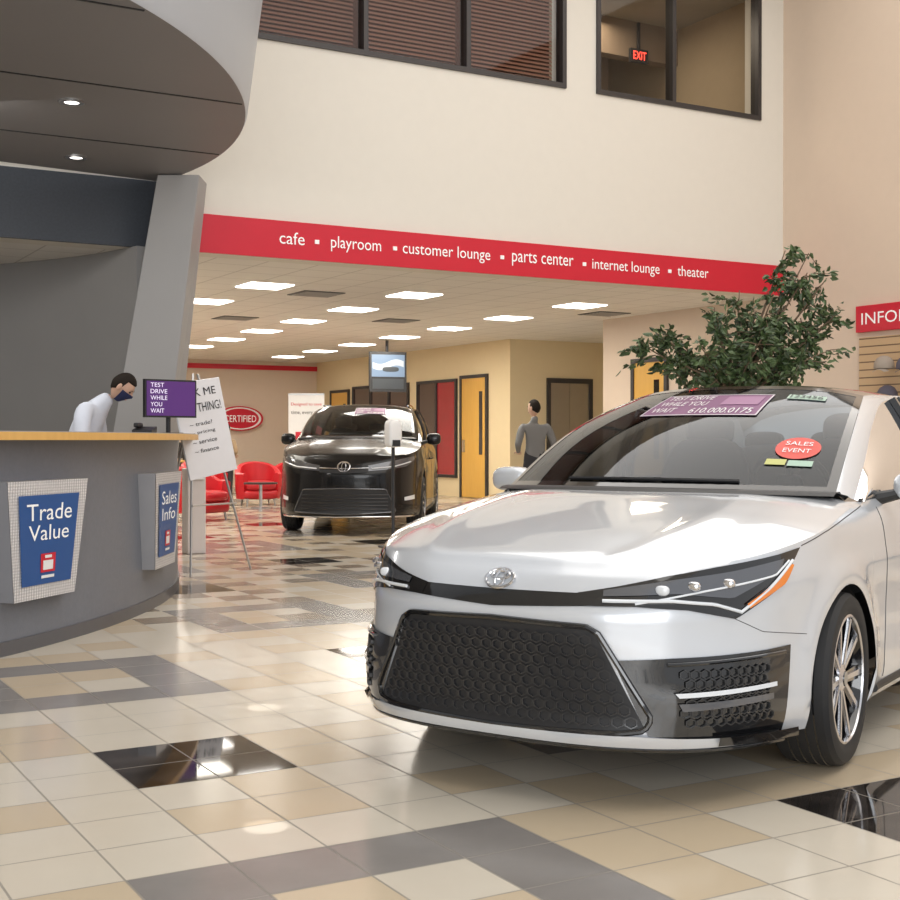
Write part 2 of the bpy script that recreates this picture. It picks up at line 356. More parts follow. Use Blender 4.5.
# ------------------------------------------------------------ counter
CC=(-3.2,12.70)
cb=MB(); A0,A1=-88,-8
cb.arcbox(CC,6.78,7.0,A0,A1,.0,1.2,0,120)
cb.arcbox(CC,6.40,6.78,A0,A1,.82,.86,1,120)
cb.arcbox(CC,6.45,6.52,A0,A1,.0,.82,0,120)
cb.arcbox(CC,6.66,7.17,A0-.5,A1+1,1.20,1.245,1,120)
cb.arcbox(CC,6.68,7.15,A0-.4,A1+.9,1.245,1.25,2,120)
cb.arcbox(CC,7.0,7.012,A0,A1,.0,.08,3,120)
cnt=cb.obj('reception_counter',[COUNT,WOODR,mat('counter_laminate',(.35,.35,.37),.35),mat('counter_kick',(.10,.10,.11),.4)],angle=30)
def csign(name,ang,l1,l2):
    a=math.radians(ang); er=Vector((math.cos(a),math.sin(a),0)); et=Vector((-math.sin(a),math.cos(a),0))
    e=empty(name,(CC[0]+7.0*er.x,CC[1]+7.0*er.y,0),0); z0,z1=.30,.97
    def P(t,r,z): return tuple(er*r+et*t+Vector((0,0,z)))
    tw,bw=.40,.30
    q=MB(); q.hexa([P(-bw,-.02,z0),P(-bw,.08,z0),P(bw,.08,z0),P(bw,-.02,z0)],[P(-tw,-.02,z1),P(-tw,.11,z1),P(tw,.11,z1),P(tw,-.02,z1)])
    q.obj('housing',[mat('sign_return',(.34,.34,.36),.4,metal=.3)],e,smooth=False)
    def F(t,s,off=.0):
        w=bw+(tw-bw)*s; return P(t*w,.08+.03*s+off,z0+(z1-z0)*s)
    q=MB(); q.add([F(-1,0,.004),F(1,0,.004),F(1,1,.004),F(-1,1,.004)],[(0,1,2,3)]); q.obj('diamond_frame',[DIAM],e,smooth=False,merge=False)
    q=MB(); q.add([F(-.78,.12,.01),F(.78,.12,.01),F(.78,.88,.01),F(-.78,.88,.01)],[(0,1,2,3)])
    q.obj('blue_panel',[BLUE],e,smooth=False,merge=False)
    text_on('line_1',l1,lambda u,v:F(-.60+1.2*u,.665+.14*v,.014),WHITEE,e)
    text_on('line_2',l2,lambda u,v:F(-.56+1.12*u,.495+.13*v,.014),WHITEE,e)
    q=MB()
    for k,(x0,x1,s0,s1,m) in enumerate([(-.22,.22,.22,.38,0),(-.15,.15,.24,.32,1),(-.10,.10,.34,.365,1),(-.2,.2,.17,.195,1)]):
        q.add([F(x0,s0,.013+.001*m),F(x1,s0,.013+.001*m),F(x1,s1,.013+.001*m),F(x0,s1,.013+.001*m)],[(0,1,2,3)],m)
    q.obj('emblem',[RED,WHITE],e,smooth=False,merge=False)
csign('trade_value_sign',-46.1,'Trade','Value'); csign('sales_info_sign',-30.8,'Sales','Info')
q=MB(); q.box((4.44,13.2,0),(4.64,13.4,.90)); q.box((4.46,13.18,.78),(4.62,13.2,.86),1); q.obj('end_pedestal',[mat('pedestal_white',(.66,.60,.58),.5),WHITE],smooth=False,bevel=.01)

mo=empty('counter_monitor',(3.45,10.71,1.25),math.radians(14))
q=MB(); q.lathe([(0,.0),(.11,.0),(.11,.012),(0,.014)],24,0); q.tube([(0,.03,.01),(0,.03,.25)],.02,10,0); q.box((-.25,-.015,.14),(.25,.02,.46),0); q.box((-.235,-.018,.155),(.235,-.0151,.445),1)
q.obj('screen',[BLACKM,PURPLEE],mo,angle=30)
SCT=mat('screen_text',(.8,.75,.9),.5,emit=.5)
for k,(t,w) in enumerate((('TEST',.13),('DRIVE',.16),('WHILE',.16),('YOU',.11),('WAIT',.13))):
    text_flat('screen_line_%d'%k,t,(-.20,-.02,.395-.054*k),(1,0,0),(0,0,1),w,.036,SCT,mo)
pr=empty('desk_phone',(3.12,10.35,1.25),math.radians(-30)); q=MB(); q.hexa([(-.08,-.09,0),(.08,-.09,0),(.08,.09,0),(-.08,.09,0)],[(-.08,-.09,.03),(.08,-.09,.03),(.08,.09,.06),(-.08,.09,.06)]); q.rbox((-.05,0,.07),(.022,.1,.02)); q.obj('body',[BLACKM],pr)

ea=empty('easel_whiteboard',(3.97,11.29,0),math.radians(29.6)); q=MB()
tl=math.radians(8); ca,sa=math.cos(math.radians(8)),math.sin(math.radians(8))
def EB(x,z,off=0):
    dz=z-1.31; x=x*.92; x2=x*ca-dz*sa-.02; z2=1.31+x*sa+dz*ca
    return (x2,(z2-1.0)*math.tan(tl)+off-.05,z2)
q.tube([(-.40,-.17,0.005),(-.06,.10,1.80)],.011,8,0); q.tube([(.42,-.17,0.005),(-.0,.10,1.80)],.011,8,0); q.tube([(0,.55,.005),(-.03,.12,1.78)],.011,8,0)
q.tube([(-.30,-.10,.62),(.30,-.10,.62)],.008,8,0)
q.obj('legs',[STEEL],ea)
q=MB(); q.hexa([EB(-.36,.88),EB(.36,.88),EB(.36,.88,.02),EB(-.36,.88,.02)],[EB(-.36,1.74),EB(.36,1.74),EB(.36,1.74,.02),EB(-.36,1.74,.02)])
q.obj('board',[mat('whiteboard',(.75,.76,.80),.25)],ea,smooth=False,bevel=.004)
INK=mat('marker_ink',(.02,.02,.03),.5)
for t,x0,w,z0,h in (('ASK ME',-.24,.5,1.60,.07),('ANYTHING!',-.28,.58,1.46,.08),('~ trade?',-.22,.34,1.34,.035),('~ pricing',-.22,.36,1.26,.035),('~ service',-.22,.36,1.18,.035),('~ finance',-.22,.36,1.10,.035)):
    text_on('ink',t,lambda u,v:EB(x0+u*w,z0+v*h,-.004),INK,ea)

st=empty('sanitizer_stand',(6.74,12.95,0)); q=MB(); q.lathe([(0,0),(.17,0),(.17,.012),(.03,.03),(.02,.05),(.02,1.12)],24,0); q.rbox((0,0,1.27),(.085,.075,.155),1,e=5); q.box((-.045,-.09,1.13),(.045,-.05,1.20),0)
q.obj('dispenser',[BLACKM,WHITE],st)

def tub(loc,rz):
    e=empty('tub_chair',(loc[0],loc[1],0),rz); q=MB()
    rows=[]
    for i in range(25):
        a=math.radians(-130+260*i/24)+PI; c,s=math.cos(a),math.sin(a); z=.60+.20*max(0,-c)**.7*1 if c<0 else .60
        rows.append([(.30*c,.30*s,.38),(.40*c,.40*s,.12),(.43*c,.42*s,.30),(.44*c,.43*s,z-.03),(.40*c,.39*s,z),(.33*c,.32*s,z-.02),(.30*c,.29*s,.38)])
    q.grid(rows,0); q.add(rows[0],[tuple(range(7))],0); q.add(rows[-1],[tuple(range(7))],0)
    q.rbox((.03,0,.36),(.33,.30,.09),0,e=4); q.rbox((.0,0,.2),(.34,.34,.09),0,e=5)
    for x in (-.24,.24):
        for y in (-.24,.24): q.tube([(x,y,.15),(x*1.08,y*1.08,0)],[.022,.015],8,1)
    q.obj('shell',[REDF,STEEL],e,angle=50)
tub((6.5,18.7),math.radians(-60)); tub((8.95,22.6),math.radians(-100)); tub((8.2,23.4),math.radians(-60)); tub((9.95,23.4),math.radians(-130))
tb=empty('side_table',(8.6,21.6,0)); q=MB(); q.lathe([(0,.42),(.3,.42),(.3,.45),(0,.45)],28,0); q.tube([(0,0,0),(0,0,.42)],.03,10,1); q.lathe([(0,0),(.18,0),(.18,.015),(0,.02)],20,1); q.obj('top',[DARKF,STEEL],tb)
bn=empty('rollup_banner',(9.7,22.1,0),math.radians(-28)); q=MB(); q.rbox((0,0,.05),(.36,.1,.05),1,e=6); q.box((-.33,-.005,.09),(.33,.005,2.04),0); q.box((-.33,-.012,2.03),(.33,.012,2.06),1); q.box((-.2,-.009,.9),(.2,-.0055,1.35),2)
q.obj('graphic',[WHITE,STEEL,RED],bn,smooth=False)
text_flat('banner_text','Designed to save',(-.28,-.012,1.82),(1,0,0),(0,0,1),.56,.07,RED,bn); text_flat('banner_text','time, every visit',(-.28,-.012,1.66),(1,0,0),(0,0,1),.56,.08,INK,bn)
ov=empty('certified_sign',(11.75,30.9,1.74)); q=MB(); 
M=Matrix.Rotation(PI/2,4,'X')@Matrix.Diagonal((1,.50,1,1)); q.lathe([(0,.02),(.62,.02),(.62,-.08),(0,-.08)],40,0,M); M2=M@Matrix.Translation((0,0,.004)); q.lathe([(.50,.02),(.56,.022)],40,1,M2); q.obj('oval',[RED,WHITE],ov)
text_flat('sign_text','CERTIFIED',(-.42,-.04,-.09),(1,0,0),(0,0,1),.84,.17,WHITEE,ov)
dk=empty('sales_desk',(9.2,27.5,0)); q=MB(); q.box((-1,-.4,.72),(1,.4,.76),0); q.box((-.95,-.35,0),(-.9,.35,.72),1); q.box((.9,-.35,0),(.95,.35,.72),1); q.box((-.9,.2,.1),(.9,.24,.72),1); q.box((-.3,.0,.80),(.25,.03,1.15),2); q.box((-.05,-.02,.76),(.02,.05,.85),2); q.obj('table',[WOODR,DARKF,BLACKM],dk,smooth=False)
tv=empty('hanging_tv',(11.9,23.1,2.56),math.radians(-12)); q=MB(); q.box((-.38,-.04,-.40),(.38,.04,.40),0); q.box((-.34,-.045,-.10),(.34,-.0401,.34),1); q.tube([(0,.05,.0),(0,.05,.63)],.03,10,0)
q.grid([[(x,-.047,.08+.05*math.sin(x*9)+z) for z in (0,.12)] for x in np.linspace(-.32,.32,20)],2)
q.rbox((.05,-.047,.05),(.17,.004,.05),3,e=3); q.box((-.32,-.046,-.34),(.32,-.0405,-.14),3)
q.obj('display',[BLACKM,mat('tv_sky',(.10,.14,.20),.3,emit=.9),mat('tv_hills',(.30,.33,.36),.3,emit=.7),mat('tv_dark',(.04,.045,.05),.3,emit=.4)],tv)

# ------------------------------------------------------------ cars
W=.89; L=.97; NN=3.1; L2=.93; XT=-2.75; RA=.36; ZWH=.33; XF=-.09
def cr(xs,ys,x):
    xs=list(xs); 
    if x<=xs[0]: return ys[0]
    if x>=xs[-1]: return ys[-1]
    i=max(j for j in range(len(xs)) if xs[j]<=x); i=min(i,len(xs)-2)
    h=xs[i+1]-xs[i]; t=(x-xs[i])/h
    def sl(k):
        if k<=0 or k>=len(xs)-1: return 0 if len(xs)<3 else ((ys[1]-ys[0])/(xs[1]-xs[0]) if k<=0 else (ys[-1]-ys[-2])/(xs[-1]-xs[-2]))
        a=(ys[k]-ys[k-1])/(xs[k]-xs[k-1]); b=(ys[k+1]-ys[k])/(xs[k+1]-xs[k])
        return 0 if a*b<=0 else 2*a*b/(a+b)
    m0,m1=sl(i),sl(i+1)
    return (2*t**3-3*t*t+1)*ys[i]+(t**3-2*t*t+t)*h*m0+(-2*t**3+3*t*t)*ys[i+1]+(t**3-t*t)*h*m1
def plan_y(y):
    th=math.asin(min(1,(y/W)**(NN/2))); x=L*math.cos(th); gx=2*x/L**2; gy=NN*y**(NN-1)/W**NN; k=math.hypot(gx,gy); return (x,y,gx/k,gy/k)
def plan_x(x):
    if x>=0:
        s=math.sqrt(max(0,1-(x/L)**2)); return plan_y(W*s**(2/NN))
    if x>XT: return (x,W,0,1)
    q=min(1,(XT-x)/L2); s=math.sqrt(max(0,1-q*q)); y=W*s**(2/3.4); gx=2*q/L2; gy=3.4*y**2.4/W**3.4; k=math.hypot(gx,gy); return (x,y,-gx/k,gy/k)
DF=([.18,.205,.24,.30,.45,.56,.62,.66,.70,.73,.76,.785,.90],[.09,.03,.02,.035,.025,.012,.012,.030,.058,.080,.112,.150,.30])
DS=([.15,.20,.30,.45,.55,.66,.72,.78,.86,.93,.98,1.05],[.06,.03,.012,.012,.014,.010,.008,.014,.024,.05,.09,.14])
ZS=([-3.68,-3.5,-3.0,-2.5,-1.5,-.6,-.35,0,.35,.6,.8,.9,.97],[1.0,1.03,1.03,1.0,.975,.96,.942,.892,.838,.800,.782,.777,.775])
def delta(x,nx,z):
    w=nx*nx if nx>0 else 0
    d=w*cr(DF[0],DF[1],z)+(1-w)*cr(DS[0],DS[1],z)
    d-=.030*4*w*(1-w)*math.exp(-((z-.33)/.17)**2)
    for xw in (XF,-2.70):
        r=math.hypot(x-xw,z-ZWH); d-=.018*math.exp(-((r-RA)/.07)**2)*(1-w)
    return d
def SP(p,z,off=0):
    x,y,nx,ny=p; d=delta(x,nx,z)-off; return (x-nx*d,y-ny*d,z)
STN=[]
for y in np.linspace(0,.6,19): STN.append((plan_y(float(y)),.20))
NF=len(STN)-1
x6=plan_y(.6)[0]; t0=math.acos(x6/L); t1=math.acos((XF+.365)/L)
for t in np.linspace(t0,t1,18)[1:]: STN.append((plan_x(L*math.cos(float(t))),.20))
def archz(dx): return ZWH-.02+math.sqrt(max(0,RA*RA-dx*dx))
for ph in np.linspace(0,PI,33): 
    dx=RA*math.cos(float(ph)); STN.append((plan_x(XF+dx),archz(dx)))
for x in [XF-.365,-.48]: STN.append((plan_x(x),.17))
NB=len(STN)-1
for x in np.linspace(-.57,-2.335,18): STN.append((plan_x(float(x)),.17))
for ph in np.linspace(0,PI,33):
    dx=RA*math.cos(float(ph)); STN.append((plan_x(-2.70+dx),archz(dx)))
NR=len(STN)
for q in np.linspace((.365-.05)/L2,1,22):
    STN.append((plan_x(XT-L2*math.sin(PI/2*float(q))),.24))
_tab=[]
for y in list(np.linspace(0,.6,40)): _tab.append(plan_y(float(y)))
for t in np.linspace(t0,PI/2,60)[1:]: _tab.append(plan_x(L*math.cos(float(t))))
for x in np.linspace(-.05,-2.7,50): _tab.append(plan_x(float(x)))
_s=[0]
for a,b in zip(_tab[:-1],_tab[1:]): _s.append(_s[-1]+math.hypot(a[0]-b[0],a[1]-b[1]))
_T=np.array(_tab)
def sy(y): return float(np.interp(abs(y),_T[:99,1],_s[:99]))*(1 if y>=0 else -1)
def sx(x): return float(np.interp(-x,-_T[:,0],_s))
def AP(s,z,off=0):
    a=abs(s); p=[float(np.interp(a,_s,_T[:,k])) for k in range(4)]; q=SP(p,z,off)
    return q if s>=0 else (q[0],-q[1],q[2])
def resamp(pts,n):
    P=np.array(pts,float); d=np.r_[0,np.cumsum(np.hypot(*(P[1:]-P[:-1]).T))]; u=np.linspace(0,d[-1],n)
    return np.c_[np.interp(u,d,P[:,0]),np.interp(u,d,P[:,1])]
def patch(mb,top,bot,m=0,off=.004,nu=24,nv=6,mirror=True,T=lambda p:p):
    a=resamp(top,nu); b=resamp(bot,nu)
    for sg in ((1,-1) if mirror else (1,)):
        P=[[T(AP(sg*(a[i,0]*(1-v)+b[i,0]*v),a[i,1]*(1-v)+b[i,1]*v,off)) for v in np.linspace(0,1,nv)] for i in range(nu)]
        mb.grid(P,m)
def line(mb,pts,r,m=0,off=.004,mirror=True,T=lambda p:p,n=30):
    a=resamp(pts,n)
    for sg in ((1,-1) if mirror else (1,)): mb.tube([T(AP(sg*s,z,off)) for s,z in a],r,8,m)
def inpoly(x,z,poly):
    c=False;n=len(poly)
    for i in range(n):
        x1,z1=poly[i];x2,z2=poly[(i+1)%n]
        if (z1>z)!=(z2>z) and x<(x2-x1)*(z-z1)/(z2-z1)+x1: c=not c
    return c
def honey(mb,poly,cell,m,off,T,mirror=False):
    h=cell*math.sqrt(3)/2; xs=[p[0] for p in poly]; zs=[p[1] for p in poly]
    col=int(math.ceil((max(xs)-min(xs))/cell)); 
    for r in range(int((max(zs)-min(zs))/h)+2):
        for c in range(-1,col+2):
            cx=min(xs)+(c+.5*(r%2))*cell; cz=min(zs)+r*h
            ro=cell*.56; ri=cell*.44
            if not all(inpoly(cx+ro*.7*math.cos(a),cz+ro*.7*math.sin(a),poly) for a in (0,1.57,3.14,4.71)): continue
            for sg in ((1,-1) if mirror else (1,)):
                ring=[[T(AP(sg*(cx+rr*math.sin(k*PI/3)),cz+rr*.85*math.cos(k*PI/3),oo)) for rr,oo in ((ro,off),(ri,off),(ri,off-.018))] for k in range(6)]
                mb.grid(ring,m,cu=True)

def wheel(parent,name,pos,R,side,rimmat,steer):
    e=bpy.data.objects.new(name,None); S.collection.objects.link(e); e.parent=parent; e.location=pos; e.rotation_euler=(0,0,steer)
    q=MB(); M=Matrix.Rotation(-PI/2 if side>0 else PI/2,4,'X')
    w=.11; rr=R*.735
    q.lathe([(rr,-w),(R*.93,-w),(R*.985,-w*.85),(R,-w*.5),(R,w*.5),(R*.985,w*.82),(R*.94,w*.98),(R*.85,w*1.02),(rr+.012,w*.98),(rr,w*.9)],64,0,M)
    for zz in (-.05,-.015,.02,.055): q.lathe([(R+.0005,zz),(R+.0005,zz+.006)],64,1,M)
    q.lathe([(rr+.002,w*.93),(rr-.006,w*.96),(rr-.010,w*.9)],64,2,M)
    q.lathe([(rr-.010,w*.9),(rr-.02,w*.5),(rr-.03,-w)],64,1,M)
    q.lathe([(0,-.04),(rr-.03,-.04)],48,1,M); q.lathe([(.05,-.01),(rr*.68,-.01),(rr*.68,-.03)],48,3,M)
    q.lathe([(0,w*.86),(.026,w*.86),(.028,w*.8)],32,1,M); q.lathe([(.028,w*.82),(.05,w*.74),(.055,.0)],32,2,M)
    for k in range(5):
        for s2 in (-1,1):
            a0=2*PI*k/5+.3+s2*.16; a1=2*PI*k/5+.3+s2*.30
            for (r0,r1,b0,b1,wd0,wd1,z0,z1,mm) in ((.04,rr-.008,a0,a1,.008,.0105,w*.74,w*.86,2),(.04,rr-.008,a0,a1,.019,.028,w*.68,w*.79,1)):
                p0=Vector((r0*math.cos(b0),r0*math.sin(b0),0)); p1=Vector((r1*math.cos(b1),r1*math.sin(b1),0)); t=(p1-p0).normalized(); n=Vector((-t.y,t.x,0))
                def c(p,wd,z): return [p-n*wd+Vector((0,0,z)),p+n*wd+Vector((0,0,z))]
                A=c(p0,wd0,z0-.03)+c(p1,wd1,z1-.03)[::-1]; B=c(p0,wd0,z0)+c(p1,wd1,z1)[::-1]
                q.hexa(A,B,mm,M)
    q.obj('wheel_mesh',[mat('tyre_rubber',(.018,.018,.019),.7),BLACKG,rimmat,mat('brake_disc',(.25,.25,.26),.4,metal=.8)],e,angle=30)

def build_car(name,loc,rz,paint,suv=False):
    root=empty(name,loc,rz)
    if suv:
        def T(p):
            x,y,z=p; ss=lambda t:(lambda c:c*c*(3-2*c))(max(0,min(1,t)))
            lift=.11*ss((z-.45)/.35)*ss((x+1.5)/1.2)+.05*ss((z-.6)/.3)*ss((-x-.6)/1.0)
            return (x*1.03,y*1.05,z*1.13+lift)
        sxx,syy,szz=1.03,1.05,1.13
    else:
        T=lambda p:(p[0],p[1],p[2]); sxx=syy=szz=1
    NV=28; b=MB()
    for sg in (1,-1):
        P=[]
        for (p,zb) in STN:
            zt=cr(ZS[0],ZS[1],p[0]); row=[]
            for k in range(NV):
                v=k/(NV-1); v=v*.75+.25*(1-(1-v)**2); q=SP(p,zb+(zt-zb)*v); row.append(T((q[0],sg*q[1],q[2])))
            P.append(row)
        b.grid(P,0)
    def rim(i):
        p=STN[i][0]; return Vector(SP(p,cr(ZS[0],ZS[1],p[0])))
    mir=lambda v:Vector((v.x,-v.y,v.z))
    F=[mir(rim(i)) for i in range(NF,0,-1)]+[rim(i) for i in range(0,NF+1)]
    sideL=[rim(i) for i in range(NF,NB+1)]; sideR=[mir(p) for p in sideL]
    d=[0]; 
    for a,c in zip(sideL[:-1],sideL[1:]): d.append(d[-1]+(c-a).length)
    U=[x/d[-1] for x in d]; e0=sideR[-1]; e1=sideL[-1]
    P=[]
    vp=[(f.y-F[0].y)/(F[-1].y-F[0].y) for f in F]
    for i,u in enumerate(U):
        row=[]
        for j,v in enumerate(vp):
            vv=2*v-1; B=Vector((e1.x+.40*(1-vv*vv),vv*e1.y,e1.z+.045*(1-vv**4)))
            p=(1-u)*F[j]+u*B+(1-v)*sideR[i]+v*sideL[i]-((1-u)*(1-v)*F[0]+(1-u)*v*F[-1]+u*(1-v)*e0+u*v*e1)
            bmp=.028*(1-vv**4)*math.sin(PI*u**.62)
            bmp+=.010*math.exp(-((abs(vv)-.58)/.06)**2)*math.sin(PI*u**.8)
            row.append(T((p.x,p.y,p.z+bmp)))
        P.append(row)
    b.grid(P,0)
    if suv: WT0,RX,RZ,BX,BZ=-1.05,-3.1,1.41,-3.5,1.10
    else: WT0,RX,RZ,BX,BZ=-1.25,-2.6,1.40,-3.25,1.05
    def WB(v): return Vector((-.11-.30*v*v,.748*v,1.006-.014*v*v))
    def WT(v): return Vector((WT0-.10*v*v,(.62 if suv else .585)*v,1.455-.04*v**4-.012*v*v))
    def RT(v): return Vector((RX-.05*v*v,(.58 if suv else .54)*v,RZ-.045*v*v))
    def RB(v): return Vector((BX+.08*v*v,.64*v,BZ-.02*v*v))
    def WS(u,v,off=0):
        u=float(u);v=float(v)
        p=WB(v).lerp(WT(v),u); k=math.sin(PI*u)*.045+off; return T((p.x+k*.35,p.y*(1+.02*math.sin(PI*u)),p.z+k*.94))
    us=[float(x) for x in np.linspace(0,1,14)]; vs=[float(x) for x in np.linspace(-1,1,25)]
    g=MB(); g.grid([[WS(u,v) for v in vs] for u in us],0)
    def RG(u,v): p=RT(v).lerp(RB(v),u); k=math.sin(PI*u)*.03; return T((p.x-k*.4,p.y,p.z+k))
    g.grid([[RG(u,v) for v in vs] for u in us],1 if suv else 0)
    rf=MB()
    def RF(u,v): p=WT(v).lerp(RT(v),u); return T((p.x,p.y*(1+.02*math.sin(PI*u)),p.z+.036*abs(math.sin(PI*u))**.8))
    rf.grid([[RF(u,v) for v in vs] for u in us],0)
    for ua,ub in ((0,.035),(.95,1.0)): rf.grid([[WS(u,v,.0015) for v in vs] for u in (ua,(ua+ub)/2,ub)],1)
    for sg in (1,-1): rf.grid([[WS(u,sg*v,.0015) for v in (.955,.98,1)] for u in us],1)
    inner=[WB(1).lerp(WT(1),u)+Vector((.35,.0,.94))*.045*math.sin(PI*u)+Vector((0,.735*.02*math.sin(PI*u),0)) for u in us]
    inner+= [WT(1).lerp(RT(1),u)+Vector((0,.011*math.sin(PI*u),.036*abs(math.sin(PI*u))**.8)) for u in us[1:]]
    inner+= [RT(1).lerp(RB(1),u)+Vector((-.012*math.sin(PI*u),0,.03*math.sin(PI*u))) for u in us[1:]]
    ow=.03 if suv else 0
    okey=[(0,(-.49,.795,.955)),(.30,(-.80,.752+ow/2,1.125)),(.6,(-1.08,.70+ow,1.262)),(1.0,(WT0-.28,.635+ow,1.385)),(1.5,(-2.1,.62+ow,1.405)),(2.0,(RX+.05,.585+ow,1.345)),(2.5,((RX+BX)/2+.1,.66,1.19)),(3.0,(BX+.1,.775,1.01))]
    tt=[k for k,_ in okey]; outer=[]
    for i in range(len(inner)):
        t=3*i/(len(inner)-1); outer.append(Vector([cr(tt,[p[c] for _,p in okey],t) for c in range(3)]))
    belt=[]
    for o in outer:
        zt=cr(ZS[0],ZS[1],o.x); q=SP(plan_x(o.x),zt); belt.append(Vector((o.x,q[1]-.006,zt+.002)))
    for sg in (1,-1):
        def mm(v): return T((v.x,sg*v.y,v.z))
        b.grid([[mm(i_),mm(i_.lerp(o_,.5)+Vector((0,.010,.006))),mm(o_)] for i_,o_ in zip(inner,outer)],0)
        g.grid([[mm(o_.lerp(b_,t)+Vector((0,.03*math.sin(PI*t),0))) for t in np.linspace(0,1,7)] for o_,b_ in zip(outer,belt)],1)
        rf.grid([[mm(WB(1)),mm(Vector((-.40,.80,.945)))],[mm(outer[0]),mm(belt[0])]],1)
        rf.tube([mm(p+Vector((0,.004,.004))) for p in belt],.009,6,1)
        for xb in (-1.62,-1.70,-2.5):
            k=min(range(len(outer)),key=lambda i:abs(outer[i].x-xb)); o_=outer[k]; b_=belt[k]
            rf.tube([mm(o_.lerp(b_,t)+Vector((0,.032*math.sin(PI*t)+.003,0))) for t in np.linspace(0,1,7)],.03,6,1)
    idx=[i for i in range(NR-6,len(STN)) if STN[i][0][0]<BX+.25]
    P=[]
    for i in idx:
        p=rim(i); P.append([T((p.x,p.y*v,p.z+.03*(1-v*v)*min(1,p.y/.3))) for v in np.linspace(-1,1,15)])
    b.grid(P,0)
    b.obj('body_shell',[paint],root,angle=42)
    g.obj('glazing',[CARGL,DKGL],root,angle=40)
    rf.obj('roof_and_trim',[paint if suv else BLACKG,BLACKG],root,angle=40)
    u_=MB(); u_.box(T((-3.3,-.70,.20)),T((.45,.70,.24)),0)
    for xw in (XF,-2.70):
        for sg in (1,-1):
            u_.grid([[T((xw+(RA+.002)*math.cos(a),sg*yy,max(.2,ZWH-.02+(RA+.002)*math.sin(a)))) for yy in (.855,.45)] for a in np.linspace(-.3,PI+.3,24)],0)
            u_.add([T((xw-.36,sg*.45,.2)),T((xw+.36,sg*.45,.2)),T((xw+.36,sg*.45,.7)),T((xw-.36,sg*.45,.7))],[(0,1,2,3)],0)
    P=[[T((WB(v).x+a,WB(v).y*1.02,WB(v).z+c)) for a,c in ((.075,-.012),(.05,.0),(0,.004),(-.06,-.02))] for v in vs]; u_.grid(P,0)
    for sg in (-1,1):
        u_.tube([T((WB(v).x-.05,WB(v).y,WB(v).z+.035)) for v in np.linspace(sg*.1-.35,sg*.1+.45,9)],.008,6,0)
    u_.box(T((-3.3,-.7,.5)),T((-.5,.7,.55)),0)
    u_.grid([[T((-.30-.45*t,y,.95+.03*math.sin(PI*t)-(.25 if t==1 else 0))) for y in np.linspace(-.68,.68,9)] for t in (0,.25,.5,.75,.98,1)],0)
    u_.obj('underbody_and_trim',[BLACKM],root,angle=40)
    s_=MB()
    for y in (-.37,.37):
        s_.rbox(T((-1.45,y,.62)),(.27,.25,.09)); 
        Mx=Matrix.Translation(T((-1.75,y,.90)))@Matrix.Rotation(math.radians(-14),4,'Y'); s_.rbox((0,0,0),(.08,.24,.32),0,Mx,e=3.2)
        Mx=Matrix.Translation(T((-1.85,y,1.25)))@Matrix.Rotation(math.radians(-8),4,'Y'); s_.rbox((0,0,0),(.05,.13,.085),0,Mx,e=3.2)
    Mx=Matrix.Translation(T((-2.65,0,.88)))@Matrix.Rotation(math.radians(-18),4,'Y'); s_.rbox((0,0,0),(.08,.62,.30),0,Mx,e=6)
    for y in (-.4,0,.4): s_.rbox(T((-2.75,y,1.19)),(.04,.12,.06),0,e=3)
    s_.obj('seats',[mat('seat_cloth_'+name,(.07,.07,.078),.7)],root,angle=60)
    s_=MB(); Mx=Matrix.Translation(T((-.98,.37,.99)))@Matrix.Rotation(math.radians(-68),4,'Y')
    s_.tube([Mx@Vector((.175*math.cos(a),.175*math.sin(a),0)) for a in np.linspace(0,2*PI,33)],.015,8); 
    for a in (0,PI*.9,-PI*.9+.3): s_.tube([Mx@Vector((0,0,0)),Mx@Vector((.17*math.sin(a+1.57),.17*math.cos(a+1.57),0))],.016,6)
    s_.rbox((0,0,0),(.06,.06,.02),0,Mx); s_.obj('steering_wheel',[BLACKM],root)
    s_=MB(); s_.rbox(WS(.88,0,-.09),(.02,.12,.035)); s_.obj('rearview_mirror',[BLACKM],root)
    fm=[BLACKG,BLACKM,mat('mesh_black_'+name,(.028,.028,.03),.3,coat=.3),mat('chrome_'+name,(.75,.75,.77),.12,metal=1),mat('amber_'+name,(.8,.22,.02),.2,coat=1),paint,mat('lamp_inner_'+name,(.13,.135,.15),.12,metal=.5,coat=1),mat('led_'+name,(.75,.78,.82),.15,coat=1)]
    f=MB(); s=sy
    if not suv:
        patch(f,[(-s(.37),.588),(0,.60),(s(.37),.588)],[(-s(.53),.262),(0,.245),(s(.53),.262)],1,.003,50,14,False,T)
        line(f,[(0,.602),(s(.35),.592),(s(.39),.57),(s(.545),.30),(s(.525),.262),(s(.45),.25),(0,.238)],.010,0,.006,True,T,60)
        poly=[(-s(.375),.59),(s(.375),.59),(s(.535),.27),(s(.50),.25),(-s(.50),.25),(-s(.535),.27)]
        honey(f,poly,.043,2,.012,T)
        patch(f,[(s(.435),.485),(s(.60),.495),(s(.80),.50),(sx(.38),.505)],[(s(.535),.245),(s(.62),.235),(s(.80),.215),(sx(.42),.215)],0,.006,26,8,True,T)
        pl=[(s(.60),.465),(sx(.50),.475),(sx(.48),.255),(s(.62),.27)]
        honey(f,pl,.036,2,.014,T,True)
        patch(f,[(s(.60),.385),(sx(.48),.395)],[(s(.61),.370),(sx(.48),.380)],7,.022,16,3,True,T)
        patch(f,[(s(.61),.350),(sx(.49),.358)],[(s(.62),.325),(sx(.49),.338)],6,.016,16,3,True,T)
        line(f,[(s(.585),.475),(sx(.42),.485)],.007,0,.012,True,T)
        patch(f,[(0,.238),(s(.5),.245),(sx(.42),.215)],[(0,.205),(s(.5),.205),(sx(.42),.19)],5,.016,40,5,True,T)
